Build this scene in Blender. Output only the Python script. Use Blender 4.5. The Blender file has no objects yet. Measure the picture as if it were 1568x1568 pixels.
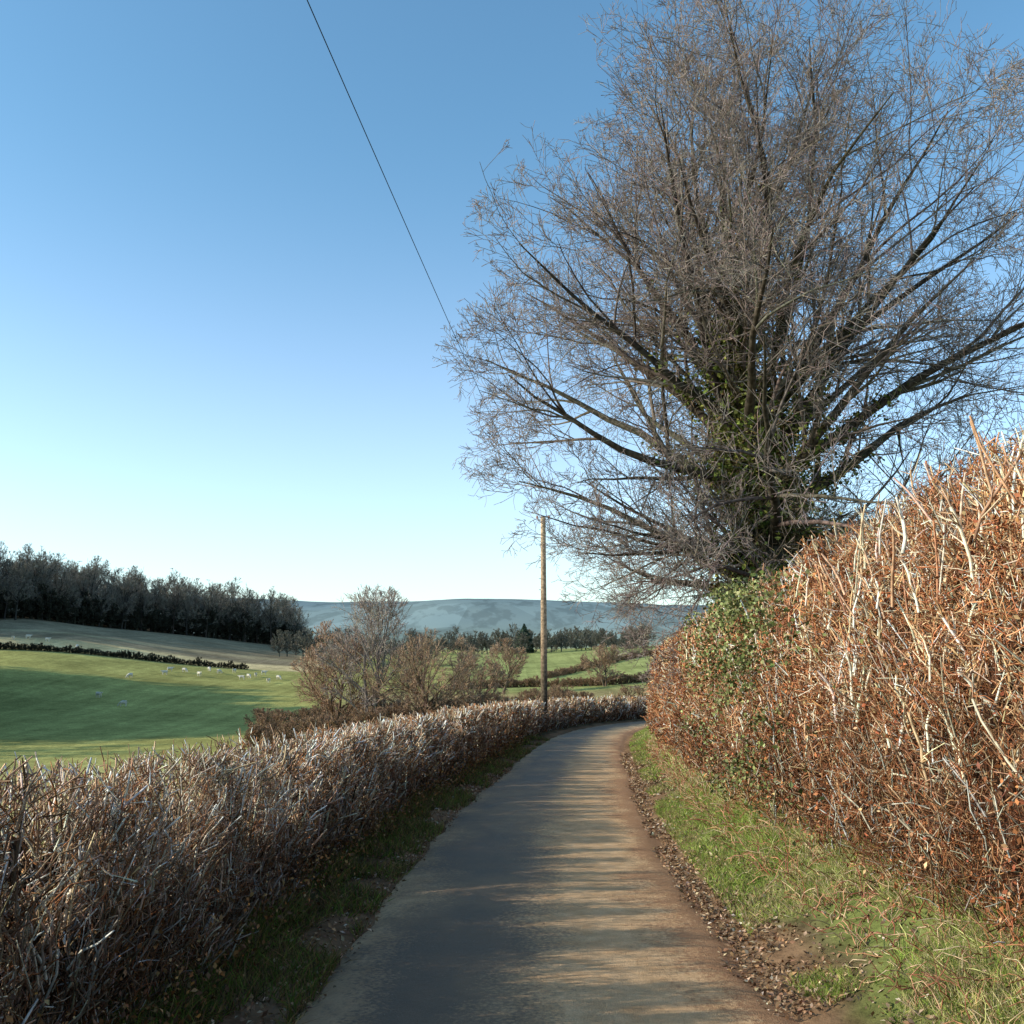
import bpy, math, numpy as np
from mathutils import Vector
rng=np.random.default_rng(7)
scene=bpy.context.scene
UP=np.array([0,0,1.0])

# ------------------------------------------------------------ utilities
def norm(a): return a/(np.linalg.norm(a,axis=-1,keepdims=True)+1e-9)
def sstep(a,b,x):
    t=np.clip((x-a)/(b-a),0,1); return t*t*(3-2*t)
def link(o,parent=None):
    scene.collection.objects.link(o)
    if parent: o.parent=parent
    return o
def empty(name):
    e=bpy.data.objects.new(name,None); e.empty_display_size=.5; return link(e)

def build(name,parts,mat,parent=None,smooth=True,only_mesh=False):
    V=[];F=[];C=[];base=0;starts=[];off=0
    for v,f,c in parts:
        V.append(v);C.append(c if c.shape[1]==4 else np.c_[c,np.ones(len(c))])
        F.append((f+base).ravel());k=f.shape[1]
        starts.append(off+np.arange(len(f))*k);off+=len(f)*k;base+=len(v)
    V=np.concatenate(V);C=np.concatenate(C);F=np.concatenate(F);S=np.concatenate(starts)
    me=bpy.data.meshes.new(name)
    me.vertices.add(len(V));me.vertices.foreach_set('co',V.astype(np.float32).ravel())
    me.loops.add(len(F));me.loops.foreach_set('vertex_index',F.astype(np.int32))
    me.polygons.add(len(S));me.polygons.foreach_set('loop_start',S.astype(np.int32))
    me.update(calc_edges=True)
    me.polygons.foreach_set('use_smooth',np.full(len(S),smooth))
    ca=me.color_attributes.new('Col','FLOAT_COLOR','POINT')
    ca.data.foreach_set('color',C.astype(np.float32).ravel())
    me.materials.append(mat)
    if only_mesh: return me
    return link(bpy.data.objects.new(name,me),parent)

def tubes(pts,rad,cols,sides=3):
    N,K,_=pts.shape
    tan=norm(np.gradient(pts,axis=1))
    ref=norm(rng.normal(size=(N,1,3)))
    a=norm(np.cross(tan,np.broadcast_to(ref,tan.shape)));b=np.cross(tan,a)
    ang=np.arange(sides)*2*np.pi/sides
    ring=(a[:,:,None,:]*np.cos(ang)[None,None,:,None]+b[:,:,None,:]*np.sin(ang)[None,None,:,None])
    v=pts[:,:,None,:]+ring*rad[:,:,None,None]
    idx=np.arange(N*K*sides).reshape(N,K,sides)
    nx=np.roll(idx,-1,axis=2)
    f=np.stack([idx[:,:-1],nx[:,:-1],nx[:,1:],idx[:,1:]],-1).reshape(-1,4)
    if cols.ndim==2: cols=np.repeat(cols[:,None,:],K,1)
    c=np.repeat(cols[:,:,None,:],sides,2).reshape(-1,3)
    return v.reshape(-1,3),f,c

def leaves(pos,size,cols,up=0.0,aspect=1.5):
    N=len(pos)
    n=norm(rng.normal(size=(N,3))+UP*up)
    a=norm(np.cross(n,rng.normal(size=(N,3))));b=np.cross(n,a)
    s=size[:,None]
    fold=n*s*rng.uniform(.05,.4,(N,1))
    v=np.stack([pos-a*s*aspect/2, pos-b*s*.45+fold, pos+a*s*aspect/2, pos+b*s*.45+fold],1)
    f=np.arange(N*4).reshape(N,4)
    return v.reshape(-1,3),f,np.repeat(cols,4,0)

def blades(pos,length,width,cols,lean=.45):
    N=len(pos)
    d=norm(UP+rng.normal(0,lean,(N,3))*np.array([1,1,.2]))
    side=norm(np.cross(d,rng.normal(size=(N,3))))*width[:,None]/2
    bend=rng.normal(0,.35,(N,3))*np.array([1,1,0])-UP*.12
    L=length[:,None]
    p1=pos+d*L*.5; p2=pos+d*L+bend*L*.6
    v=np.stack([pos-side,pos+side,p1+side*.8,p1-side*.8,p2+side*.15,p2-side*.15],1).reshape(-1,3)
    b=np.arange(N)[:,None]*6
    f=np.concatenate([b+np.array([0,1,2,3]),b+np.array([3,2,4,5])])
    dark=np.repeat(cols,6,0).reshape(N,6,3).copy(); dark[:,:2]*=.55
    return v,f,dark.reshape(-1,3)

def pal(N,colors,probs,jit=.18):
    c=np.array(colors)[rng.choice(len(colors),N,p=np.array(probs)/sum(probs))]
    return np.clip(c*(1+rng.normal(0,jit,(N,1)))*(1+rng.normal(0,.05,(N,3))),.004,.9)

def vnoise(x,y,sc,seed=0):
    r=np.random.default_rng(seed);G=r.random((256,256))
    X=x/sc;Y=y/sc;xi=np.floor(X).astype(int);yi=np.floor(Y).astype(int)
    fx=X-xi;fy=Y-yi;fx=fx*fx*(3-2*fx);fy=fy*fy*(3-2*fy)
    g=lambda a,b:G[a%256,b%256]
    return (g(xi,yi)*(1-fx)+g(xi+1,yi)*fx)*(1-fy)+(g(xi,yi+1)*(1-fx)+g(xi+1,yi+1)*fx)*fy

# ------------------------------------------------------------ materials
def newmat(name):
    m=bpy.data.materials.new(name);m.use_nodes=True
    return m,m.node_tree.nodes,m.node_tree.links,m.node_tree.nodes['Principled BSDF']
def attr_mat(name,nscale=30,namt=.5,trans=0.0):
    m,N,L,P=newmat(name);N.remove(P)
    a=N.new('ShaderNodeAttribute');a.attribute_name='Col'
    g=N.new('ShaderNodeNewGeometry');no=N.new('ShaderNodeTexNoise')
    no.inputs['Scale'].default_value=nscale;no.inputs['Detail'].default_value=0
    L.new(g.outputs['Position'],no.inputs['Vector'])
    mr=N.new('ShaderNodeMapRange');mr.inputs[1].default_value=.3;mr.inputs[2].default_value=.7
    mr.inputs[3].default_value=1-namt;mr.inputs[4].default_value=1+namt*.6
    L.new(no.outputs['Fac'],mr.inputs[0])
    mx=N.new('ShaderNodeVectorMath');mx.operation='SCALE'
    L.new(a.outputs['Color'],mx.inputs[0]);L.new(mr.outputs[0],mx.inputs['Scale'])
    D=N.new('ShaderNodeBsdfDiffuse');L.new(mx.outputs[0],D.inputs['Color'])
    out=D.outputs[0]
    if trans>0:
        t=N.new('ShaderNodeBsdfTranslucent');L.new(mx.outputs[0],t.inputs['Color'])
        ms=N.new('ShaderNodeMixShader');ms.inputs[0].default_value=trans
        L.new(out,ms.inputs[1]);L.new(t.outputs[0],ms.inputs[2]);out=ms.outputs[0]
    L.new(out,N['Material Output'].inputs['Surface'])
    return m
M_twig=attr_mat('twig_bark',25,.35)
M_bark=attr_mat('tree_bark',12,.4)
M_leaf=attr_mat('leaf',20,.3)
M_grass=attr_mat('grass_blade',8,.3,.35)
M_core=attr_mat('hedge_core',9,.7)

# ------------------------------------------------------------ road line
ctrl=np.array([(-.6,-40),(-.25,-15),(.0,0),(.14,5),(.23,9),(.52,14.5),(.88,18),(1.42,24),(2.2,32),(3.15,39),(4.2,44),(5.9,49),(8.6,53.5),(12.5,57),(18,60),(30,63),(60,66),(90,66)],float)
seg=np.r_[0,np.cumsum(np.linalg.norm(np.diff(ctrl,axis=0),axis=1))]
ss=np.arange(0,seg[-1],.2)
rx=np.interp(ss,seg,ctrl[:,0]);ry=np.interp(ss,seg,ctrl[:,1])
k=np.exp(-.5*(np.arange(-30,31)/9)**2);k/=k.sum()
def gs(a): return np.convolve(np.pad(a,30,mode='reflect',reflect_type='odd'),k,'valid')
rx=gs(rx);ry=gs(ry)
RS=np.r_[0,np.cumsum(np.hypot(np.diff(rx),np.diff(ry)))]
RS-=np.interp(0,ry[:400],RS[:400])
tx=gs(np.gradient(rx,RS));ty=gs(np.gradient(ry,RS));tl=np.hypot(tx,ty);tx/=tl;ty/=tl
RZ=np.interp(RS,[-40,0,20,45,60,120],[1.2,0,-.68,-1.62,-2.0,-2.4]);RZ=gs(RZ)
PO=[-9,-5,-2.7,-2.1,-1.6,-1.35,-1.2,1.3,1.45,1.7,2.1,2.8,3.6,9]
PZ=[-.7,-.3,.02,.06,.03,-.02,-.06,-.06,-.02,.06,.28,.7,.95,1.1]
def prof(o): return np.interp(o,PO,PZ)
def road(s,o,h=0,useprof=True):
    x=np.interp(s,RS,rx);y=np.interp(s,RS,ry);z=np.interp(s,RS,RZ)
    a=np.interp(s,RS,tx);b=np.interp(s,RS,ty)
    return np.stack([x+b*o,y-a*o,z+(prof(o) if useprof else 0)+h],-1)

# ------------------------------------------------------------ terrain height
YN=np.array([12,20,50,80,110,130,150,180,220,270,400,700,1200,1800,2500,3000,5000],float)
TN=np.array([-2.2,-.52,-.38,-.23,-.05,.05,.15,.5,2.2])
TAB=np.array([
 [-1,-1.6,-2.5,-1,3,6,9,13,17,20,22,25,30,70,110,130,80],
 [-.9,-1.8,-4.6,-5.6,-4.3,-1.2,2.6,7.6,11.5,14,16,20,30,80,134,140,80],
 [-.9,-1.8,-4.4,-5.5,-4.8,-2.9,-.3,3.2,6.5,9,12,16,25,80,134,140,80],
 [-.9,-1.7,-4.0,-5.1,-4.8,-3.8,-2.6,-.7,.8,2.2,5.5,8,14,75,135,142,80],
 [-.8,-1.4,-2.9,-3.9,-3.9,-3.6,-3.2,-2.3,-1.2,.6,1.8,2,12,75,142,146,80],
 [-.6,-1,-2.2,-3.4,-3.8,-3.6,-3.2,-2.0,-.4,2.4,3.2,1,12,75,140,142,80],
 [.4,.2,-1,-2.2,-2.7,-2.0,-1.2,.2,1.8,4.2,4.2,2,12,72,128,134,80],
 [.8,.7,.4,.8,1.8,2.4,3,4,5,6,8,8,14,70,120,130,80],
 [1,1,1,2,3,3.5,4,5,6,8,10,12,20,60,100,120,80]],float)
tg=np.linspace(-2.2,2.2,221);lg=np.linspace(math.log(12),math.log(5000),240)
A=np.stack([np.interp(lg,np.log(YN),r) for r in TAB])
A=np.stack([np.interp(tg,TN,A[:,j]) for j in range(len(lg))],1)
k5=np.exp(-.5*(np.arange(-9,10)/3.2)**2);k5/=k5.sum()
for ax in (0,1):
    A=np.apply_along_axis(lambda r:np.convolve(np.pad(r,9,mode='edge'),k5,'valid'),ax,A)
def height(x,y):
    x=np.asarray(x,float).ravel();y=np.asarray(y,float).ravel()
    ye=np.maximum(y,12.01)
    t=np.clip(x/ye,-2.19,2.19);l=np.clip(np.log(ye),lg[0],lg[-1]-1e-4)
    i=(t-tg[0])/(tg[1]-tg[0]);j=(l-lg[0])/(lg[1]-lg[0])
    i0=np.clip(i.astype(int),0,219);j0=np.clip(j.astype(int),0,238);fi=i-i0;fj=j-j0
    z=(A[i0,j0]*(1-fi)+A[i0+1,j0]*fi)*(1-fj)+(A[i0,j0+1]*(1-fi)+A[i0+1,j0+1]*fi)*fj
    z+= (vnoise(x,y,25,3)-.5)*np.clip(ye/150,0,1)*1.0 + ((vnoise(x+90,y*.35,330,4)-.5)*26+(vnoise(x+90,y*.3,130,6)-.5)*9)*sstep(1000,1700,ye)*(1-sstep(2200,2600,ye)*.35)
    off=np.full(x.shape,99.0)
    m=(x>-30)&(x<110)&(y>-45)&(y<100)
    idx=np.where(m)[0]
    for c in range(0,len(idx),8000):
        ii=idx[c:c+8000]
        d2=(x[ii,None]-rx[None])**2+(y[ii,None]-ry[None])**2
        j=d2.argmin(1);dx=x[ii]-rx[j];dy=y[ii]-ry[j]
        o=dx*ty[j]-dy*tx[j];sg=np.where(o<0,-1,1)
        o=np.where(d2[np.arange(len(ii)),j]>(np.abs(o)+1)**2,sg*np.sqrt(d2[np.arange(len(ii)),j]),o)
        off[ii]=o
        zn=RZ[j]+prof(o)
        w=np.where(o<0,sstep(5,22,-o),sstep(6,26,o))
        z[ii]=zn*(1-w)+z[ii]*w
    return z,off
def gz(x,y): return float(height([x],[y])[0][0])

def axis(a0,fine0,fine1,a1,step,g):
    mid=list(np.arange(fine0,fine1,step));up=[];v=fine1;s=step
    while v<a1: up.append(v);s*=g;v+=s
    dn=[];v=fine0;s=step
    while v>a0: s*=g;v-=s;dn.append(v)
    return np.array(dn[::-1]+mid+up)
gx=axis(-4500,-5,8,4500,.14,1.035);gy=axis(-40,-2,14,4800,.16,1.018)
GX,GY=np.meshgrid(gx,gy);X=GX.ravel();Y=GY.ravel()
Z,OFF=height(X,Y)
Z=Z+np.where(np.abs(OFF)<20,(vnoise(X,Y,.35,8)-.5)*.05*(np.abs(OFF)>1.35),0)
T=X/np.maximum(Y,12)
def mixc(C,c,w): return C*(1-w[:,None])+np.array(c)[None]*w[:,None]
C=np.tile(np.array([.36,.33,.11]),(len(X),1))
jl=(vnoise(X,Y,30,11)-.5)
C=mixc(C,(.45,.395,.155),sstep(.4,.7,vnoise(X,Y,40,12)))
w=sstep(-.2,-.16,T+jl*.04)*sstep(45,60,Y)*(1-sstep(120,140,Y+jl*20));C=mixc(C,(.36,.28,.14),w*.8)
w=sstep(-.08,-.04,T)*sstep(118,140,Y+jl*20)*(1-sstep(300,320,Y));C=mixc(C,(.31,.33,.12),w*.9)
YH=150+ (T+.52)*60
w=sstep(0,3,Y-YH)*(1-sstep(-.2,-.17,T))*(1-sstep(300,330,Y));C=mixc(C,(.66,.50,.26),w)
w=sstep(12,15,Y-YH)*(1-sstep(-.22,-.2,T))*(1-sstep(300,330,Y));C=mixc(C,(.27,.21,.13),w)
w=sstep(22,25,Y-YH)*(1-sstep(27,30,Y-YH))*(1-sstep(-.22,-.2,T));C=mixc(C,(.46,.37,.21),w*.6)
WL=lambda t:182+(t+.56)*290
w=sstep(-3,3,Y-WL(T))*(1-sstep(-.2,-.17,T))*(1-sstep(500,600,Y));C=mixc(C,(.05,.042,.03),w)
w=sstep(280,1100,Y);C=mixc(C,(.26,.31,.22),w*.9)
w=sstep(900,1500,Y);C=mixc(C,(.27,.335,.325),w)  # distance haze painted into the ground colour, paler as mist at the hill foot
w=sstep(1500,2400,Y);C=mixc(C,(.19,.25,.265),w)  # upper hill: bluish haze painted into its colour too
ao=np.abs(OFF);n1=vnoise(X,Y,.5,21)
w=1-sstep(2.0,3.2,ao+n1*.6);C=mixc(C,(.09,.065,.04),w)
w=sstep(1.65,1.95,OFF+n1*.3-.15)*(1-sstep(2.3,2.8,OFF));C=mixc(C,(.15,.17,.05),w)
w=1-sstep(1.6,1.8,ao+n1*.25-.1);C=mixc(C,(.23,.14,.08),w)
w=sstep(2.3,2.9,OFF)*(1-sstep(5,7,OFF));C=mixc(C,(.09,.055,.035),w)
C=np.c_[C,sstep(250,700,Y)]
ny,nx=GX.shape;I=np.arange(ny*nx).reshape(ny,nx)
F=np.stack([I[:-1,:-1],I[:-1,1:],I[1:,1:],I[1:,:-1]],-1).reshape(-1,4)
m,N,L,P=newmat('ground_soil_grass_haze')
a=N.new('ShaderNodeAttribute');a.attribute_name='Col'
g=N.new('ShaderNodeNewGeometry')
def noise(sc,det=4,vec=None,rough=.6):
    n=N.new('ShaderNodeTexNoise');n.inputs['Scale'].default_value=sc;n.inputs['Detail'].default_value=det;n.inputs['Roughness'].default_value=rough
    L.new(vec or g.outputs['Position'],n.inputs['Vector']);return n.outputs['Fac']
def mrange(x,a0,a1,b0,b1,smooth=False):
    r=N.new('ShaderNodeMapRange')
    if smooth: r.interpolation_type='SMOOTHSTEP'
    for i,v in enumerate((a0,a1,b0,b1)): r.inputs[i+1].default_value=v
    L.new(x,r.inputs[0]);return r.outputs[0]
def math_(op,x,y):
    r=N.new('ShaderNodeMath');r.operation=op
    for i,v in enumerate((x,y)):
        if isinstance(v,(int,float)): r.inputs[i].default_value=v
        else: L.new(v,r.inputs[i])
    return r.outputs[0]
def mixrgb(f,c1,c2):
    r=N.new('ShaderNodeMix');r.data_type='RGBA'
    if isinstance(f,(int,float)): r.inputs[0].default_value=f
    else: L.new(f,r.inputs[0])
    for i,v in ((6,c1),(7,c2)):
        if isinstance(v,tuple): r.inputs[i].default_value=(*v,1)
        else: L.new(v,r.inputs[i])
    return r.outputs[2]
f1=mrange(noise(6,5),.3,.7,.6,1.35);f2=mrange(noise(.12,4),.35,.65,.78,1.18);f3=mrange(noise(.9,3),.3,.7,.8,1.15)
mp=N.new('ShaderNodeMapping');mp.inputs['Rotation'].default_value=(0,0,math.radians(-8));mp.inputs['Scale'].default_value=(1.4,.02,0)
L.new(g.outputs['Position'],mp.inputs[0]);f4=mrange(noise(.6,2,mp.outputs[0]),.35,.65,.88,1.10)
vo=N.new('ShaderNodeTexVoronoi');vo.inputs['Scale'].default_value=.011
mp2=N.new('ShaderNodeMapping');mp2.inputs['Scale'].default_value=(1,.2,0);mp2.inputs['Rotation'].default_value=(0,0,.25);L.new(g.outputs['Position'],mp2.inputs[0]);L.new(mp2.outputs[0],vo.inputs['Vector'])
sp=N.new('ShaderNodeSeparateColor');L.new(vo.outputs['Color'],sp.inputs[0])
patch=mrange(sp.outputs[0],0,1,.80,1.15)
wd=mrange(noise(.022,4,mp2.outputs[0]),.49,.56,1.02,.78)
patch=math_('MULTIPLY',patch,wd)
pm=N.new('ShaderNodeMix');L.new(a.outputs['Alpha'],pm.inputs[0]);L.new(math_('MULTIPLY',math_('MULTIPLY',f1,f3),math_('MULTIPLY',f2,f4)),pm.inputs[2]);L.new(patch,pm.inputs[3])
vs=N.new('ShaderNodeVectorMath');vs.operation='SCALE';L.new(a.outputs['Color'],vs.inputs[0]);L.new(pm.outputs[0],vs.inputs['Scale'])
N.remove(P);D=N.new('ShaderNodeBsdfDiffuse');L.new(vs.outputs[0],D.inputs['Color'])
bp=N.new('ShaderNodeBump');bp.inputs['Strength'].default_value=.5;bp.inputs['Distance'].default_value=.05
L.new(noise(14,4),bp.inputs['Height']);L.new(bp.outputs[0],D.inputs['Normal']);L.new(D.outputs[0],N['Material Output'].inputs['Surface'])
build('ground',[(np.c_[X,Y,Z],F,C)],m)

# ------------------------------------------------------------ road surface
s=np.arange(-30,95,.2);oo=np.linspace(-1.32,1.5,25)
S,O=np.meshgrid(s,oo,indexing='ij')
edge=(vnoise(S.ravel(),S.ravel()*0+np.sign(O.ravel())*7,.6,31)-.5)*.2
On=O.ravel()+edge*sstep(.9,1.3,np.abs(O.ravel()))
zz=.012*(1-(O.ravel()/1.3)**2)+.005
zz-=.06*sstep(1.15,1.45,np.abs(O.ravel()))
zz+=(vnoise(S.ravel(),O.ravel(),.8,33)-.5)*.012
V=road(S.ravel(),On,zz,False)
I=np.arange(S.size).reshape(S.shape)
F=np.stack([I[:-1,:-1],I[:-1,1:],I[1:,1:],I[1:,:-1]],-1).reshape(-1,4)
m,N,L,P=newmat('muddy_asphalt')
g=N.new('ShaderNodeNewGeometry')
at=N.new('ShaderNodeAttribute');at.attribute_name='Col'
sc=N.new('ShaderNodeSeparateColor');L.new(at.outputs['Color'],sc.inputs[0])
offv=mrange(sc.outputs[0],0,1,-2,2)
cm=N.new('ShaderNodeCombineXYZ');L.new(offv,cm.inputs[0]);L.new(mrange(sc.outputs[1],0,1,0,60),cm.inputs[1])
wob=mrange(noise(1.2,4),.25,.75,-.35,.35)
fine=mrange(noise(35,3),.3,.7,-.25,.25)
so=math_('ADD',math_('ADD',offv,wob),fine)
mudR=mrange(so,-.3,.45,0,1,True);mudL=mrange(so,-1.35,-.9,.5,0,True)
track=mrange(noise(1.0,3,cm.outputs[0]),.4,.75,.0,.4)
mud=math_('MINIMUM',math_('ADD',math_('MAXIMUM',mudR,mudL),track),1.0)
asp=mixrgb(noise(160,2),(.055,.042,.032),(.28,.215,.155))
asp=mixrgb(mrange(noise(2.5,4),.4,.7,0,.6),asp,(.22,.15,.095))
mc=mixrgb(mrange(noise(5,5),.3,.7,0,1),(.56,.345,.18),(.83,.56,.32))
mc=mixrgb(mrange(noise(90,2),.45,.75,0,.5),mc,(.40,.24,.13))
edgec=mixrgb(mrange(so,.75,1.15,0,.8,True),mc,(.36,.185,.10))
col=mixrgb(mud,asp,edgec)
sv_=N.new('ShaderNodeTexVoronoi');sv_.inputs['Scale'].default_value=38;L.new(g.outputs['Position'],sv_.inputs['Vector'])
spk=mrange(sv_.outputs['Distance'],.10,.16,.55,0)
rs_=N.new('ShaderNodeSeparateColor');L.new(sv_.outputs['Color'],rs_.inputs[0])
spk=math_('MULTIPLY',spk,mrange(rs_.outputs[0],.80,.84,0,1))
col=mixrgb(spk,col,(.5,.42,.34));L.new(col,P.inputs['Base Color'])
L.new(mrange(mud,0,1,.62,.92),P.inputs['Roughness']);P.inputs['Specular IOR Level'].default_value=.12
bp=N.new('ShaderNodeBump');bp.inputs['Strength'].default_value=.9;bp.inputs['Distance'].default_value=.018
L.new(math_('ADD',noise(110,3),math_('MULTIPLY',noise(9,4),1.5)),bp.inputs['Height']);L.new(bp.outputs[0],P.inputs['Normal'])
cc=np.stack([(O.ravel()+2)/4,(S.ravel()+30)/125,O.ravel()*0],-1)
build('road',[(V,F,cc)],m)

# ------------------------------------------------------------ plants
def grow(st,d,ln,K,wig,trop):
    p=[st];d=norm(d)
    for i in range(K):
        d=norm(d+rng.normal(0,wig,d.shape)+UP*trop);p.append(p[-1]+d*(ln/K)[:,None])
    return np.stack(p,1)
def kids(pts,rad,ln,m,t0,t1,a0,a1,ratio,taper=.5,upb=0.0):
    N,K,_=pts.shape
    t=(t0+(t1-t0)*rng.random((N,m)))
    f=t*(K-1);i=np.minimum(f.astype(int),K-2);fr=(f-i)[...,None]
    n=np.arange(N)[:,None]
    p=pts[n,i]*(1-fr)+pts[n,i+1]*fr
    tn=norm(pts[n,i+1]-pts[n,i])
    r=rad[n,i]*(1-fr[...,0])+rad[n,i+1]*fr[...,0]
    per=norm(np.cross(tn,rng.normal(size=tn.shape)))
    an=np.radians(rng.uniform(a0,a1,(N,m)))[...,None]
    d=norm(tn*np.cos(an)+per*np.sin(an)+UP*upb)
    l=ln[:,None]*ratio*(1-taper*t)*rng.uniform(.7,1.25,(N,m))
    return p.reshape(-1,3),d.reshape(-1,3),l.ravel(),r.ravel()
def rads(r0,r1,K): 
    t=np.linspace(0,1,K+1)[None]; return r0[:,None]*(1-t)+r1[:,None]*t
def ellip(p,d,c,R):
    q=(p-c)/R;e=d/R;a=(e*e).sum(1);b=2*(q*e).sum(1);cc=(q*q).sum(1)-1
    disc=np.maximum(b*b-4*a*cc,0);return np.maximum((-b+np.sqrt(disc))/(2*a),0)

def make_tree(base,H,R,trunk_r,nl,counts,colL,colT,twig_r,trunk_frac=.55,low=.15,elev=(15,80),fork=1,cz=.55,tw=.05,limb=.62,angs=(16,45),trops=None,elpow=1.0,gather=.4,down=.92,l0f=1.0,kf=1.05,forkspread=.12,tr_end=.35):
    base=np.array(base,float);parts=[]
    c=base+np.array([0,0,H*cz]);E=np.array([R,R*.95,H*(1-cz)])
    E2=np.array([R,R,H*cz*down])
    def lim(p,d,l,f=1.0,grow_=1.0):
        e=np.where((d[:,2:3]>=0)|(p[:,2:3]>c[2]),E,E2)*grow_
        return np.minimum(l,ellip(p,d,c,e)*f*rng.uniform(.82,1.08,len(l)))
    tp=grow(np.repeat(base[None],fork,0)+rng.normal(0,.12*(fork>1),(fork,3))*[1,1,0],UP+rng.normal(0,.04+forkspread*(fork>1),(fork,3)),np.full(fork,H*trunk_frac),9,.05,.05)
    tr=rads(np.full(fork,trunk_r),np.full(fork,trunk_r*tr_end),9);tr[:,0]*=1.35
    parts.append(tubes(tp,tr,pal(fork,[colL],[1],.05),10))
    n=nl
    fi=rng.integers(0,fork,n);t=low+(1-low)*np.sort(rng.random(n)*gather+np.linspace(0,1-gather,n))
    f=t*9;i=np.minimum(f.astype(int),8);fr=(f-i)[:,None]
    p=tp[fi,i]*(1-fr)+tp[fi,i+1]*fr;r=tr[fi,i]*limb
    tt=(t-low)/(1-low)
    az=np.arange(n)*2.399+rng.normal(0,.25,n);el=np.radians(elev[0]+(elev[1]-elev[0])*tt**elpow+rng.normal(0,8,n))
    d=np.stack([np.cos(az)*np.cos(el),np.sin(az)*np.cos(el),np.sin(el)],1)
    l=lim(p,d,np.full(n,H*.8),1.0)*l0f
    skel=[(tp,tr)]
    Ks=[9,6,4,3,2];wg=[.09,.12,.15,.18,.2]
    lev=0
    P_,D_,L_,R_=p,d,np.maximum(l,.3),np.minimum(r,trunk_r*.45)
    if l0f<1: R_=R_*np.clip(L_/(R*.9),.35,1)*np.clip(.55+tt,.5,1)
    while True:
        K=Ks[min(lev,4)]
        end=np.maximum(R_*(.22 if l0f>=1 else .10),twig_r)
        tz=(.035 if lev<3 else tw) if trops is None else trops[min(lev,len(trops)-1)]
        pts=grow(P_,D_,L_,K,wg[min(lev,4)],tz)
        rr=rads(np.maximum(R_,twig_r),end,K)
        mixf=min(lev/3,1);col=pal(len(P_),[np.array(colL)*(1-mixf)+np.array(colT)*mixf],[1],.2)
        parts.append(tubes(pts,rr,col,[7,5,3,3,3][min(lev,4)]))
        if lev<3: skel.append((pts,rr))
        if lev>=len(counts): break
        cnt=counts[lev]
        P_,D_,L_,R_=kids(pts,rr,L_,cnt,.18 if lev==0 else .12,1.0,angs[0],angs[1]+lev*3,[.58,.58,.6,.65][min(lev,3)],.45,.03)
        L2=lim(P_,D_,L_,kf,1.0 if l0f>=1 else 1.06);kp=L2>np.minimum(L_*.3,.25);P_,D_,L_,R_=P_[kp],D_[kp],L2[kp],R_[kp]*(.52 if l0f>=1 else .56)
        lev+=1
    return parts,skel

# --- big roadside tree with ivy
tx0,ty0=5.65,20.0;tz0=gz(tx0,ty0)
tree=empty('roadside_tree')
parts,skel=make_tree((tx0,ty0,tz0-.1),16.6,6.95,.42,60,[8,7,6,3],(.085,.07,.055),(.28,.225,.20),.0046,trunk_frac=.54,low=.10,elev=(-12,80),fork=2,cz=.51,limb=.46,
    angs=(22,58),trops=[.010,.010,.015,.04,.06],elpow=.95,gather=.25,down=.98,l0f=.84,kf=1.1,forkspread=.08,tr_end=.36)
build('trunk_and_branches',parts,M_bark,tree)
(tp,tr)=skel[0];(lp,lr)=skel[1]
def along(pts,rr,n,tmax,sp):
    a=rng.integers(0,len(pts),n);K=pts.shape[1]-1
    f=rng.random(n)**1.3*tmax*K;i=np.minimum(f.astype(int),K-1);fr=(f-i)[:,None]
    p=pts[a,i]*(1-fr)+pts[a,i+1]*fr
    return p+norm(rng.normal(size=(n,3)))*(rr[a,i][:,None]+np.abs(rng.normal(0,sp,(n,1))))
q=np.concatenate([along(tp,tr,38000,.95,.46),along(lp[:38],lr[:38],24000,.40,.22),along(lp[38:],lr[38:],4500,.5,.12)])
cl=vnoise(q[:,0]*1+q[:,2]*.7,q[:,2]*1+q[:,1],.6,5);q=q[cl>.36]
build('ivy',[leaves(q,rng.uniform(.05,.11,len(q)),pal(len(q),[(.09,.125,.03),(.19,.215,.055),(.30,.30,.09),(.2,.14,.07)],[3,4,2.4,1]),.3,1.2)],M_leaf,tree)
n=3800
p=along(tp,tr,n,.7,.15);d=norm(rng.normal(size=(n,3))+UP*.05);l=rng.uniform(.5,2.2,n)
pts=grow(p,d,l,4,.25,.0);build('trunk_shoots',[tubes(pts,rads(np.full(n,.010),np.full(n,.005),4),pal(n,[(.2,.155,.10),(.3,.23,.15)],[1,1]))],M_bark,tree)

# --- hedges
def core(segs,oc,w,h,lean,name,parent,col,rag=.5):
    s=np.arange(segs[0],segs[1],.06);cs=[(-1,0),(-1,.35),(-.95,.7),(-.6,.97),(0,1.0),(.6,.97),(.95,.7),(1,.35),(1,0)]
    V=[]
    for (u,v) in cs:
        jo=(vnoise(s,s*0+u*9+v*5,.4,41)-.5)*.5;jh=((vnoise(s,s*0,.34,42)-.5)*.9+(vnoise(s,s*0+u,.11,43)-.5)*.8)*rag*2*v*h
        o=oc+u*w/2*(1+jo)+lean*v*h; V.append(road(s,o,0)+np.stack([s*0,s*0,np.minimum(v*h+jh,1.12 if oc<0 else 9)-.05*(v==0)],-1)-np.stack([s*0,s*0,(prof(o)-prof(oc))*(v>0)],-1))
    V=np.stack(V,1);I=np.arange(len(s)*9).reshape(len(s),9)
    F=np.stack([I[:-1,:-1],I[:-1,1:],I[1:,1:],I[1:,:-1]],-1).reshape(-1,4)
    build(name,[(V.reshape(-1,3),F,np.tile(col,(V.shape[0]*9,1)))],M_core,parent)

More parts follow.
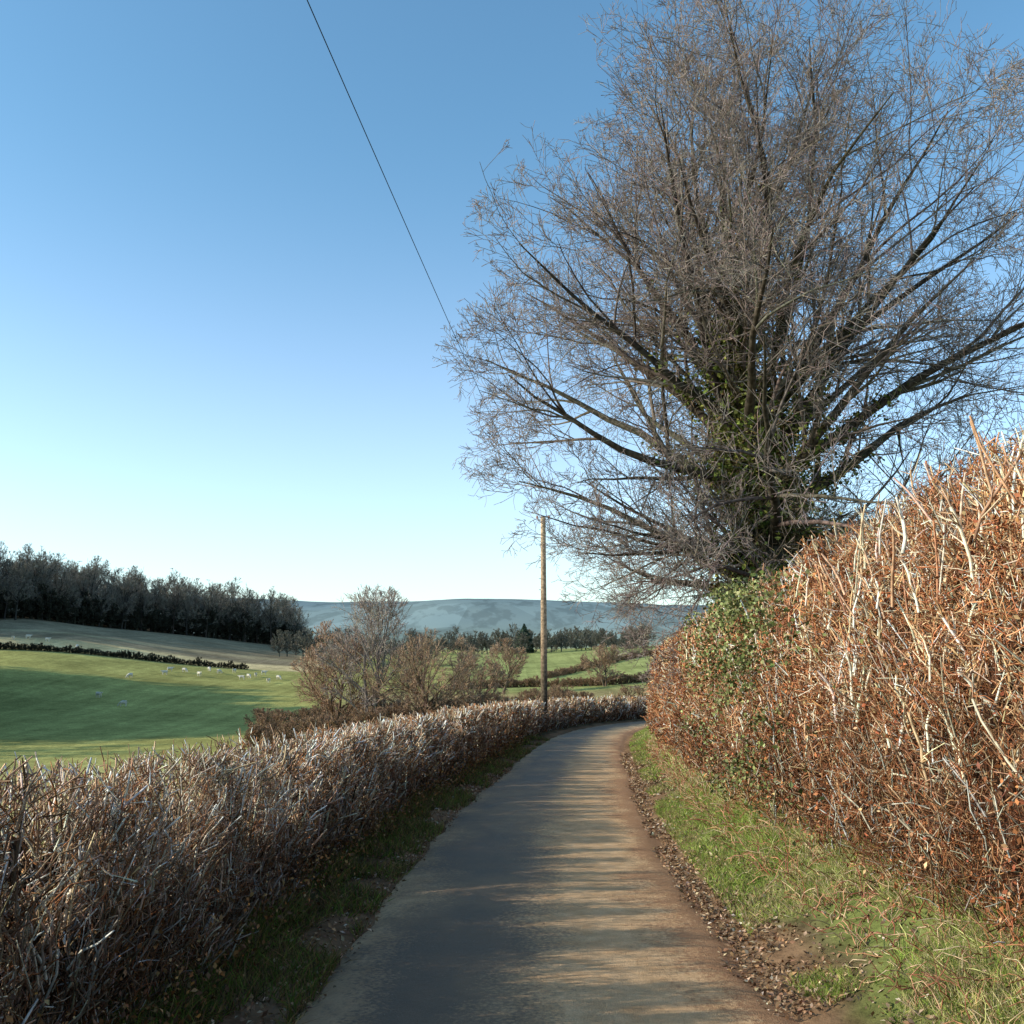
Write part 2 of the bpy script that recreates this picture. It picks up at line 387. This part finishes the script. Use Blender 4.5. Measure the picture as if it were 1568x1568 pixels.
def hedge_twigs(s0,s1,n,oc,w,H,lean,palette,probs,rs,L,up=.7,hpow=.85,K=2,r0=.0045,gap=0,chaos=.6,trim=.06):
    s=rng.uniform(s0,s1,n);u=rng.random(n);sg=np.where(rng.random(n)<.68,-np.sign(oc),np.sign(oc))
    lat=sg*u**.45
    hh=rng.random(n)**hpow
    if gap:
        thin=.5*vnoise(s,s*0,.30,55)+.5*vnoise(s,s*0,.12,56)
        kp=(thin>.24+.30*sstep(.45,.95,hh)*gap)|(rng.random(n)<.12)
        s,lat,hh=s[kp],lat[kp],hh[kp];n=len(s)
    Hs=H*(1+(vnoise(s,s*0,1.3,51)-.5)*.07+(vnoise(s,s*0,.3,52)-.5)*.06)
    if oc<0: Hs=Hs*np.interp(s,[2.5,5,10],[1.13,1.07,1.0])
    else: Hs=Hs*np.interp(s,[3,5,8.5],[1.14,1.07,1.0])
    taper=1-.25*hh**3
    o=oc+lat*w/2*taper*(1+(vnoise(s*1.0,hh*3,.35,53)-.5)*.4)
    base=road(s,o,0)
    zc=np.interp(s,RS,RZ)+prof(np.full(n,oc))*.5+prof(o)*.5
    base[:,2]=zc+hh*Hs*.95
    a=np.interp(s,RS,tx);b=np.interp(s,RS,ty);rt=np.stack([b,-a,a*0],-1)
    base+=rt*(lean*hh*H)[:,None]
    d=norm(UP*up+rt*(lat*.4)[:,None]+rng.normal(0,chaos,(n,3)))
    l=rng.uniform(0,1,n)**1.7*(L[1]-L[0])+L[0]
    base-=d*(l*.5)[:,None]
    base[:,2]=np.maximum(base[:,2],zc-.05)
    room=(zc+Hs*(1+np.abs(rng.normal(0,trim,n)))-base[:,2])/np.maximum(d[:,2],.15)
    l=np.where(d[:,2]>0,np.clip(np.minimum(l,room),.03,None),l)
    pts=grow(base,d,l,K,.26,.0)
    rr=rads(rng.uniform(.5,1.6,n)*r0*rs,rng.uniform(.45,1.0,n)*r0*rs,K)
    c=pal(n,palette,probs,.3)
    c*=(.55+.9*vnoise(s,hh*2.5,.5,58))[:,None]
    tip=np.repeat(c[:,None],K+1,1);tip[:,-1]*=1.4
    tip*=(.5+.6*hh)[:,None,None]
    return tubes(pts,rr,np.clip(tip,0,.85),3)

# left hedge
hl=empty('hedgerow')
LP=[(.30,.185,.115),(.47,.32,.215),(.76,.62,.49),(.35,.165,.08),(.85,.76,.65)];LQ=[4,4,1.8,2.6,1.0]
OCL=-2.42
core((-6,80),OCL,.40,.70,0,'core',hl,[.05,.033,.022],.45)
P_=[]
for (a,b,dn,rs,L) in [(-3,1,450,1.4,(.12,.45)),(1,2.5,2200,1.2,(.06,.3)),(2.5,8,5200,.78,(.04,.22)),(8,14,3000,1.1,(.05,.26)),(14,24,1500,1.75,(.07,.3)),(24,45,720,2.9,(.1,.36)),(45,80,320,4.2,(.2,.5))]:
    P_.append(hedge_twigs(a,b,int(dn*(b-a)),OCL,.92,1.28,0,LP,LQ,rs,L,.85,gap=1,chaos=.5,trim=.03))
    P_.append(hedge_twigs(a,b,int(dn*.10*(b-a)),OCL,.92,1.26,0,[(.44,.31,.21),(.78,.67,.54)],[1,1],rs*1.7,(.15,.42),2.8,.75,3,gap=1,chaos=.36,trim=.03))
build('twigs',P_,M_twig,hl)
n=10000;s=2+rng.random(n)**1.6*30;o=OCL+rng.uniform(.1,.75,n);h=np.abs(rng.normal(0,.26,n))
build('dead_leaves',[leaves(road(s,o,h+.02),rng.uniform(.010,.024,n)*(1+s/25),pal(n,[(.36,.18,.07),(.40,.25,.12),(.18,.10,.06)],[2,1,2],.3))],M_leaf,hl)

# right hedge on its bank
hr=empty('hedgerow')
RP=[(.56,.27,.135),(.68,.42,.245),(.44,.165,.075),(.84,.70,.53),(.25,.12,.07)];RQ=[4,2.6,3.8,2.0,2.4]
OCR=2.85
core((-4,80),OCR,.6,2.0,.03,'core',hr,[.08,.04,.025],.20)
P_=[]
for (a,b,dn,rs,L) in [(-2,2.6,500,1.4,(.2,.6)),(2.6,8,6800,.75,(.03,.22)),(8,14,4300,1.1,(.05,.28)),(14,24,2000,1.75,(.08,.34)),(24,45,850,3.0,(.12,.45)),(45,75,300,4.5,(.2,.5))]:
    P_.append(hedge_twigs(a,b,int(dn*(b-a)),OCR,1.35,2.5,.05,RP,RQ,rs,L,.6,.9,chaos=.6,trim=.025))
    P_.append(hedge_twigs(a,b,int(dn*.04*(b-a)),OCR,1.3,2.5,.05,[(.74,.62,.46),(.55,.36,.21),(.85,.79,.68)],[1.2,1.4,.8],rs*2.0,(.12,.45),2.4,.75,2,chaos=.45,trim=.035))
n=520;s=2.8+rng.random(n)**1.5*16;o=OCR+rng.uniform(-.60,.5,n);b0=road(s,o,0)
b0[:,2]=np.interp(s,RS,RZ)+2.38+np.interp(s,[3,5,8.5],[.36,.18,.0])+rng.uniform(-.3,.25,n)
d=norm(UP*2.2+rng.normal(0,.38,(n,3)));l=rng.uniform(.25,.60,n)*np.interp(s,[3,12],[1.05,.8])
st=grow(b0,d,l,3,.12,.0);k_=np.interp(s,[3,18],[1,2.2]);sr=rads(rng.uniform(.005,.009,n)*k_,rng.uniform(.004,.007,n)*k_,3)
P_.append(tubes(st,sr,pal(n,[(.80,.70,.55),(.60,.40,.26),(.50,.26,.15),(.86,.82,.72)],[2,2,2,1]),4))
n=330;s=rng.uniform(2.6,9.0,n);o=OCR+rng.uniform(-.60,.4,n);b0=road(s,o,rng.uniform(.4,2.2,n))
d=norm(UP*2.2+rng.normal(0,.36,(n,3)));l=rng.uniform(.2,.55,n)
st=grow(b0,d,l,4,.16,.03);sr=rads(rng.uniform(.007,.015,n),rng.uniform(.006,.010,n),4)
P_.append(tubes(st,sr,pal(n,[(.78,.66,.49),(.58,.40,.25),(.45,.27,.15),(.85,.79,.68)],[2,2,1,1]),5))
p,d,l,r=kids(st,sr,l,7,.2,1,25,75,.4,.3,.2);pts=grow(p,d,np.clip(l,.05,.2),2,.15,.03)
P_.append(tubes(pts,rads(r*.6,r*.4,2),pal(len(p),[(.74,.58,.40),(.55,.34,.19)],[1,1])))
build('twigs',P_,M_twig,hr)
n=32000;s=2.6+rng.random(n)**1.5*32;hh=rng.random(n)
o=OCR-.62*(1-.3*hh**3)+rng.uniform(-.08,.35,n)
m_=vnoise(s,hh*2.6,.45,61)>.46;s,hh,o=s[m_],hh[m_],o[m_];n=len(s)
pr=road(s,o,0);pr[:,2]=np.interp(s,RS,RZ)+.4+hh*2.4
build('copper_leaves',[leaves(pr,rng.uniform(.011,.022,n)*(1+s/20),pal(n,[(.50,.20,.085),(.42,.14,.07),(.58,.36,.19),(.28,.13,.08)],[3,2.6,1.5,1.5],.25))],M_leaf,hr)
n=9500;s=rng.normal(11.0,1.2,n);hh=rng.random(n)**.8*2.45+.2;o=OCR-.74+rng.uniform(-.1,.3,n)
s=np.r_[s,rng.normal(15.5,.9,2600)];hh=np.r_[hh,rng.random(2600)*1.8+.8];o=np.r_[o,OCR-.72+rng.uniform(-.1,.25,2600)]
m_=vnoise(s,hh,.3,66)>.55;s,hh,o=s[m_],hh[m_],o[m_]
pr=road(s,o,0);pr[:,2]=np.interp(s,RS,RZ)+.25+hh
build('ivy_patch',[leaves(pr,rng.uniform(.03,.05,len(s)),pal(len(s),[(.17,.19,.07),(.30,.31,.14),(.10,.12,.04)],[2,2,1]),.2,1.2)],M_leaf,hr)

# ------------------------------------------------------------ verges
GP=[(.26,.37,.07),(.37,.47,.10),(.50,.48,.18),(.62,.50,.28),(.15,.22,.05)]
P_=[]
for (a,b,dn,k_) in [(2.2,8,8000,1),(8,16,4200,1.3),(16,30,1700,2),(30,50,500,3.2)]:
    n=int(dn*(b-a));s=rng.uniform(a,b,n);o=rng.uniform(1.5,2.6,n)
    g1=vnoise(s,o*1.3,.55,71);g2=vnoise(s,o,.16,72);g3=vnoise(s,o*1.6,1.3,74)
    kp=(g1*.45+g2*.25+g3*.5+(o-1.5)*.18>.52);s,o,g1=s[kp],o[kp],g1[kp];n=len(s)
    pro=pal(n,GP,[3,3,2,.6,1.5],.2);dry=pal(n,GP,[.8,1.4,2,3,.6],.25)
    c=np.where((vnoise(s,o,.9,73)+(o-2.0)*.6>.60)[:,None],dry,pro)
    P_.append(blades(road(s,o,-.01),rng.uniform(.03,.10,n)*(1+.5*(o>2)),rng.uniform(.003,.006,n)*k_,c,.6))
for (a,b,dn,k_) in [(2.5,8,3800,1),(8,16,2200,1.3),(16,35,800,2.2)]:
    n=int(dn*(b-a));s=rng.uniform(a,b,n);o=rng.uniform(-2.25,-1.3,n)
    g1=vnoise(s,o*1.3,.5,75);kp=(g1+(-o-1.3)*.35>.52);s,o=s[kp],o[kp];n=len(s)
    P_.append(blades(road(s,o,-.01),rng.uniform(.03,.18,n)*(1+.6*(o<-1.8)),rng.uniform(.003,.008,n)*k_,
      pal(n,[(.11,.17,.035),(.19,.27,.05),(.34,.23,.1),(.18,.12,.07)],[3,2.4,3,3],.25),.6))
build('verge_grass',P_,M_grass)
n=5000;s=2.4+rng.random(n)**1.4*26;o=rng.uniform(1.9,2.5,n);p=road(s,o,0)
d=norm(rng.normal(0,1,(n,3))+UP*.5-np.array([.3,0,0]));l=rng.uniform(.06,.3,n)
pts=grow(p,d,l,4,.35,-.1);build('bramble_stems',[tubes(pts,rads(np.full(n,.003)*(1+s/12),np.full(n,.0015)*(1+s/12),4),pal(n,[(.5,.26,.15),(.6,.44,.27),(.34,.12,.08),(.4,.4,.15)],[3,2,2,.6]))],M_twig)
n=16000;s=2+rng.random(n)**1.5*26;o=rng.normal(1.45,.17,n);o=np.where(rng.random(n)<.03,rng.uniform(-1.2,1.4,n),o)
kp=(vnoise(s,o,.4,77)>.3)|(o<.9);s,o=s[kp],o[kp]
n2=4500;s=np.r_[s,2+rng.random(n2)**1.5*20];o=np.r_[o,rng.normal(-1.45,.17,n2)]
n2=5000;s=np.r_[s,2+rng.random(n2)**1.5*22];o=np.r_[o,rng.uniform(1.7,2.5,n2)]
pp=road(s,o,0);pp[:,2]=np.maximum(pp[:,2],np.interp(s,RS,RZ)-.03)+.018
build('leaf_litter',[leaves(pp,rng.uniform(.008,.023,len(s))*(1+s/25),pal(len(s),[(.36,.22,.125),(.50,.36,.235),(.22,.14,.09),(.62,.52,.40)],[3,2,3,.35],.25),1.6,1.8)],M_leaf)

# ------------------------------------------------------------ utility poles + wire
def pole(name,x,y,ztop):
    z0=gz(x,y)-.4
    e=empty(name)
    pts=np.array([[[x,y,z0],[x+.01,y,z0+2.2],[x+.01,y,z0+4.5],[x,y,ztop]]]);
    c=np.array([[[.08,.06,.045],[.12,.09,.065],[.32,.22,.15],[.48,.35,.24]]])
    v,f,cc=tubes(pts,np.array([[.145,.14,.125,.105]]),c,14)
    cap=tubes(np.array([[[x,y,ztop-.01],[x,y,ztop+.03],[x,y,ztop+.05]]]),np.array([[.115,.11,.01]]),np.array([[.25,.25,.25]]),14)
    build('shaft',[(v,f,cc),cap],M_bark,e)
    ins=[];
    for k_,dz in ((-1,.12),(1,.12)):
        ins.append(tubes(np.array([[[x+.1*k_,y,ztop-dz],[x+.2*k_,y,ztop-dz],[x+.24*k_,y,ztop-dz+.1]]]),np.array([[.02,.02,.015]]),np.array([[.1,.1,.1]]),6))
        ins.append(tubes(np.array([[[x+.24*k_,y,ztop-dz+.04],[x+.24*k_,y,ztop-dz+.1],[x+.24*k_,y,ztop-dz+.16],[x+.24*k_,y,ztop-dz+.18]]]),np.array([[.03,.05,.035,.005]]),np.array([[.3,.12,.07]]),8))
    build('insulators',ins,M_bark,e)
    st=[tubes(np.array([[[x-.1,y-.05,zz_],[x-.16,y-.05,zz_],[x-.18,y-.05,zz_+.02]]]),np.array([[.01,.01,.01]]),np.array([[.15,.15,.15]]),5) for zz_ in np.arange(ztop-3,ztop-.4,.45)]
    build('steps',st,M_bark,e)
    return e
pole('utility_pole',1.28,40,7.3)
pole('utility_pole',-4.0,-10,9.3)
t=np.linspace(0,1,40);A0=np.array([1.04,40,7.3]);B0=np.array([-4.0,-10,9.3])
w=A0*(1-t[:,None])+B0*t[:,None];w[:,2]-=.25*4*t*(1-t)
build('overhead_wire',[tubes(w[None],np.full((1,40),.006),np.array([[.03,.03,.03]]),5)],M_bark)

# ------------------------------------------------------------ mid-distance trees
def solo(name,x,y,H,R,tr,nl,cnt,cl,ct,twr,**kw):
    e=empty(name);p,sk=make_tree((0,0,0),H,R,tr,nl,cnt,cl,ct,twr,**kw)
    build('branches',p,M_bark,e);e.location=(x,y,gz(x,y)-.15);return e
brn=(.17,.12,.085);tan=(.42,.285,.19)
solo('bare_tree',-10.2,72,11.2,4.1,.16,22,[8,6,4],(.2,.17,.145),(.40,.325,.28),.013,fork=3,trunk_frac=.6,low=.06,elev=(20,82))
solo('bare_tree',-6.0,70,7.5,4.5,.18,24,[8,6,4],brn,tan,.013,fork=4,trunk_frac=.4,low=.06,elev=(10,75))
solo('bare_tree',-13.4,75,8.9,3.9,.15,20,[8,6,4],brn,(.44,.28,.19),.014,fork=3,trunk_frac=.5,low=.05,elev=(10,75))
solo('bare_tree',-3.2,82,6.0,3.2,.14,18,[7,6,4],brn,tan,.015,fork=3,trunk_frac=.5,low=.05,elev=(10,75))
solo('bare_tree',-1.0,130,7.5,3.4,.15,16,[7,6,4],brn,tan,.022,fork=2,trunk_frac=.5,low=.1,elev=(10,80))
solo('bare_tree',12.6,135,6.0,3.4,.15,16,[7,6,4],brn,tan,.022,fork=2,trunk_frac=.5,low=.1,elev=(10,80))

def variants(nm,k_,H,R,cl,ct,twr,cnt,nl=12,**kw):
    out=[]
    for i in range(k_):
        p,_=make_tree((0,0,0),H*rng.uniform(.9,1.1),R*rng.uniform(.85,1.15),.2,nl,cnt,cl,ct,twr,**kw)
        out.append(build(nm,p,M_bark,only_mesh=True))
    return out
def scatter(parent,meshes,pts,smin,smax,name):
    for (x,y) in pts:
        o=bpy.data.objects.new(name,meshes[rng.integers(len(meshes))]);link(o,parent)
        sc_=rng.uniform(smin,smax);o.scale=(sc_,sc_,sc_*rng.uniform(.9,1.1));o.rotation_euler=(0,0,rng.uniform(0,6.28))
        o.location=(x,y,gz(x,y)-.2)
wv=variants('woodland_tree_mesh',5,13.5,4.0,(.05,.048,.042),(.26,.235,.195),.021,[7,6,4],14,trunk_frac=.65,low=.15,elev=(10,80),fork=1,cz=.56)
sv=variants('shrub_mesh',4,3.0,2.0,(.14,.10,.065),(.34,.22,.14),.016,[8,6,4],trunk_frac=.45,low=.03,elev=(5,75),fork=4,cz=.45)
wood=empty('woodland')
pts=[]
for row in range(6):
    for t_ in np.arange(-.66,-.215,.0125):
        y=WL(t_)+row*6+rng.normal(0,1.8);tt=t_+rng.normal(0,.004);pts.append((tt*y,y))
scatter(wood,wv,pts,.70,1.15,'tree')
pts=[]
for row in range(3):
    for t_ in np.arange(-.66,-.215,.009):
        y=WL(t_)+row*6+2+rng.normal(0,1);pts.append((t_*y,y))
uv=variants('understorey_mesh',3,5.0,3.0,(.035,.035,.026),(.05,.05,.038),.06,[7,5,4],trunk_frac=.5,low=.03,elev=(0,75),fork=3,cz=.45)
scatter(wood,uv,pts,.9,1.5,'understorey')
copse=empty('copse')
pts=[(-.60*y-rng.uniform(2,16),y+rng.normal(0,1)) for y in np.arange(80,130,.8)]
scatter(copse,wv,pts,.95,1.3,'tree')
pts=[(-.60*y-rng.uniform(3,8),y+rng.normal(0,1)) for y in np.arange(66,82,3.5)]
scatter(copse,wv,pts,.6,.85,'tree')
pts=[(-.62*y-rng.uniform(4,12),y+rng.normal(0,1)) for y in np.arange(84,122,.7)]
scatter(copse,uv,pts,2.4,3.5,'understorey')  # oversized shrubs added out of view to thicken the shadow on the field

far=empty('distant_trees')
fv=variants('distant_tree_mesh',3,9,3.6,(.09,.09,.078),(.18,.17,.135),.05,[6,6,4],trunk_frac=.5,low=.05,elev=(5,80),fork=2,cz=.48)
pts=[(t_*y,y) for t_ in np.arange(-.22,.14,.005) for y in [285+rng.normal(0,14)]]
scatter(far,fv,pts,.2,.85,'tree')
pts=[(t_*y,y) for t_ in np.arange(-.1,.14,.005) for y in [420+rng.normal(0,25)]]
scatter(far,fv,pts,.4,1.2,'tree')
pts=[(t_*y,y) for t_ in np.arange(-.235,-.08,.008) for y in [215+rng.normal(0,8)]]
scatter(far,fv,pts,.45,.8,'tree')

scrub=empty('scrub')
pts=[(rng.uniform(-19,-1),rng.uniform(66,84)) for i in range(50)]+[(rng.uniform(-1,13),rng.uniform(84,120)) for i in range(16)]+[(rng.uniform(-22,-14),rng.uniform(82,105)) for i in range(12)]
scatter(scrub,sv,pts,.35,.95,'shrub')
fh=empty('field_hedge');pts=[]
for t_ in np.arange(-.62,-.265,.0032):
    y=150+(t_+.52)*60+1;pts.append((t_*y,y))
scatter(fh,uv,pts,.18,.30,'bush')
fh2=empty('valley_hedge');pts=[]
for u in np.linspace(0,1,70):
    y=165+u*55;t_=.035+u*.12;pts.append((t_*y,y+rng.normal(0,.5)))
for u in np.linspace(0,1,60): pts.append((-8+u*30,140+3*math.sin(u*6)))
scatter(fh2,sv,pts,.35,.6,'bush')

def conifer(x,y,H,R):
    e=empty('conifer_tree');z=gz(x,y)
    build('trunk',[tubes(np.array([[[0,0,0],[0,0,H*.5],[0,0,H]]],float),np.array([[.25,.15,.02]]),np.array([[.08,.06,.05]]),7)],M_bark,e)
    n=9000;h=rng.random(n)**1.3;az=rng.uniform(0,6.28,n)
    rr=R*(1-h**1.6)*(.7+.3*np.sin(az*5+h*30))*rng.random(n)**.4
    p=np.stack([rr*np.cos(az),rr*np.sin(az),H*(.06+.94*h)-rr*.15],1)
    build('foliage',[leaves(p,rng.uniform(.2,.45,n),pal(n,[(.06,.09,.065),(.08,.12,.08)],[1,1]))],M_leaf,e);e.location=(x,y,z)
conifer(3.4,275,8.0,3.2)

# ------------------------------------------------------------ sheep
mm,N_,L_,P__=newmat('sheep_wool');P__.inputs['Roughness'].default_value=.95
nn=N_.new('ShaderNodeTexNoise');nn.inputs['Scale'].default_value=9;rr_=N_.new('ShaderNodeValToRGB')
rr_.color_ramp.elements[0].color=(.45,.41,.33,1);rr_.color_ramp.elements[1].color=(.68,.63,.54,1)
L_.new(nn.outputs['Fac'],rr_.inputs[0]);L_.new(rr_.outputs[0],P__.inputs['Base Color'])
def sheep(x,y,rot,graz):
    J=[(-.42,0,.68),(-.15,0,.70),(.18,0,.70),(.42,0,.70),(.60,0,.82 if not graz else .52),(.74,0,.90 if not graz else .22),(.90,0,.84 if not graz else .10)]
    Rr=[.20,.27,.27,.22,.11,.09,.055];ed=[(i,i+1) for i in range(6)]
    for (bi,sx) in ((0,-.38),(3,.36)):
        for sy in (-.15,.15):
            b=len(J)
            J+= [(sx,sy,.52),(sx+(-.04 if bi==0 else .02),sy,.30),(sx,sy,.03)];Rr+=[.09,.045,.035]
            ed+=[(bi,b),(b,b+1),(b+1,b+2)]
    J+=[(-.60,0,.58)];Rr+=[.05];ed+=[(0,len(J)-1)]
    me=bpy.data.meshes.new('sheep');me.from_pydata(J,ed,[])
    o=bpy.data.objects.new('sheep',me);link(o)
    if not me.skin_vertices:
        bpy.context.view_layer.objects.active=o;o.select_set(True)
        try: bpy.ops.mesh.customdata_skin_add()
        except Exception as ex: print('skin',ex)
        o.select_set(False)
    o.modifiers.new('skin','SKIN');o.modifiers.new('sub','SUBSURF').levels=1
    if me.skin_vertices:
        for j,v in enumerate(me.skin_vertices[0].data): v.radius=(Rr[j],Rr[j])
        me.skin_vertices[0].data[1].use_root=True
    me.materials.append(mm)
    o.location=(x,y,gz(x,y));o.rotation_euler=(0,0,rot);o.scale=(.75,.75,.75);return o
for i,(t_,y) in enumerate([(-.39,112),(-.415,118),(-.385,138),(-.35,146),(-.33,152),(-.315,149),(-.295,155),(-.28,158),(-.265,152),(-.25,159),(-.235,153),(-.47,163),(-.505,161),(-.345,151),(-.305,157),(-.272,149),(-.258,155),(-.49,164),(-.44,160),(-.245,147)]):
    sheep(t_*y,y,rng.uniform(0,6.28),i%2==0)

# ------------------------------------------------------------ light
el=math.radians(22);azv=math.radians(-10)   # sun on the left, a little behind the camera
sd=Vector((-math.cos(el)*math.cos(azv),math.cos(el)*math.sin(azv),math.sin(el)))
su=bpy.data.lights.new('sun','SUN');su.energy=5;su.angle=math.radians(.5);su.color=(1,.91,.75)
so_=link(bpy.data.objects.new('sun',su));so_.rotation_euler=sd.to_track_quat('Z','Y').to_euler()
W=bpy.data.worlds.new('World');scene.world=W;W.use_nodes=True
nt=W.node_tree;bg=nt.nodes['Background'];sky=nt.nodes.new('ShaderNodeTexSky');sky.sky_type='NISHITA'
sky.sun_disc=False;sky.sun_elevation=el;sky.sun_rotation=math.radians(-100);sky.altitude=0
sky.air_density=1.0;sky.dust_density=.8;sky.ozone_density=1.2
gn=nt.nodes.new('ShaderNodeVectorMath');gn.operation='MULTIPLY';gn.inputs[1].default_value=(1.05,1.54,1.64)
nt.links.new(sky.outputs[0],gn.inputs[0])
tc=nt.nodes.new('ShaderNodeTexCoord');sx=nt.nodes.new('ShaderNodeSeparateXYZ');nt.links.new(tc.outputs['Generated'],sx.inputs[0])
mr=nt.nodes.new('ShaderNodeMapRange');mr.interpolation_type='SMOOTHERSTEP'
for i,v in enumerate((-.10,.55,1,0)): mr.inputs[i+1].default_value=v
nt.links.new(sx.outputs['Z'],mr.inputs[0])
hz=nt.nodes.new('ShaderNodeVectorMath');hz.operation='SCALE';hz.inputs[0].default_value=(2.5,1.5,1.9);nt.links.new(mr.outputs[0],hz.inputs['Scale'])
ad=nt.nodes.new('ShaderNodeVectorMath');ad.operation='ADD';nt.links.new(gn.outputs[0],ad.inputs[0]);nt.links.new(hz.outputs[0],ad.inputs[1])
nt.links.new(ad.outputs[0],bg.inputs[0]);bg.inputs[1].default_value=.15

cam=bpy.data.cameras.new('camera');co=link(bpy.data.objects.new('camera',cam))
co.location=(0,0,1.75);co.rotation_euler=(math.radians(90+8.19),0,0)
cam.sensor_width=36;cam.lens=36*1500/1568;cam.clip_start=.05;cam.clip_end=20000
scene.camera=co
scene.view_settings.view_transform='Standard';scene.view_settings.look='None';scene.view_settings.exposure=0
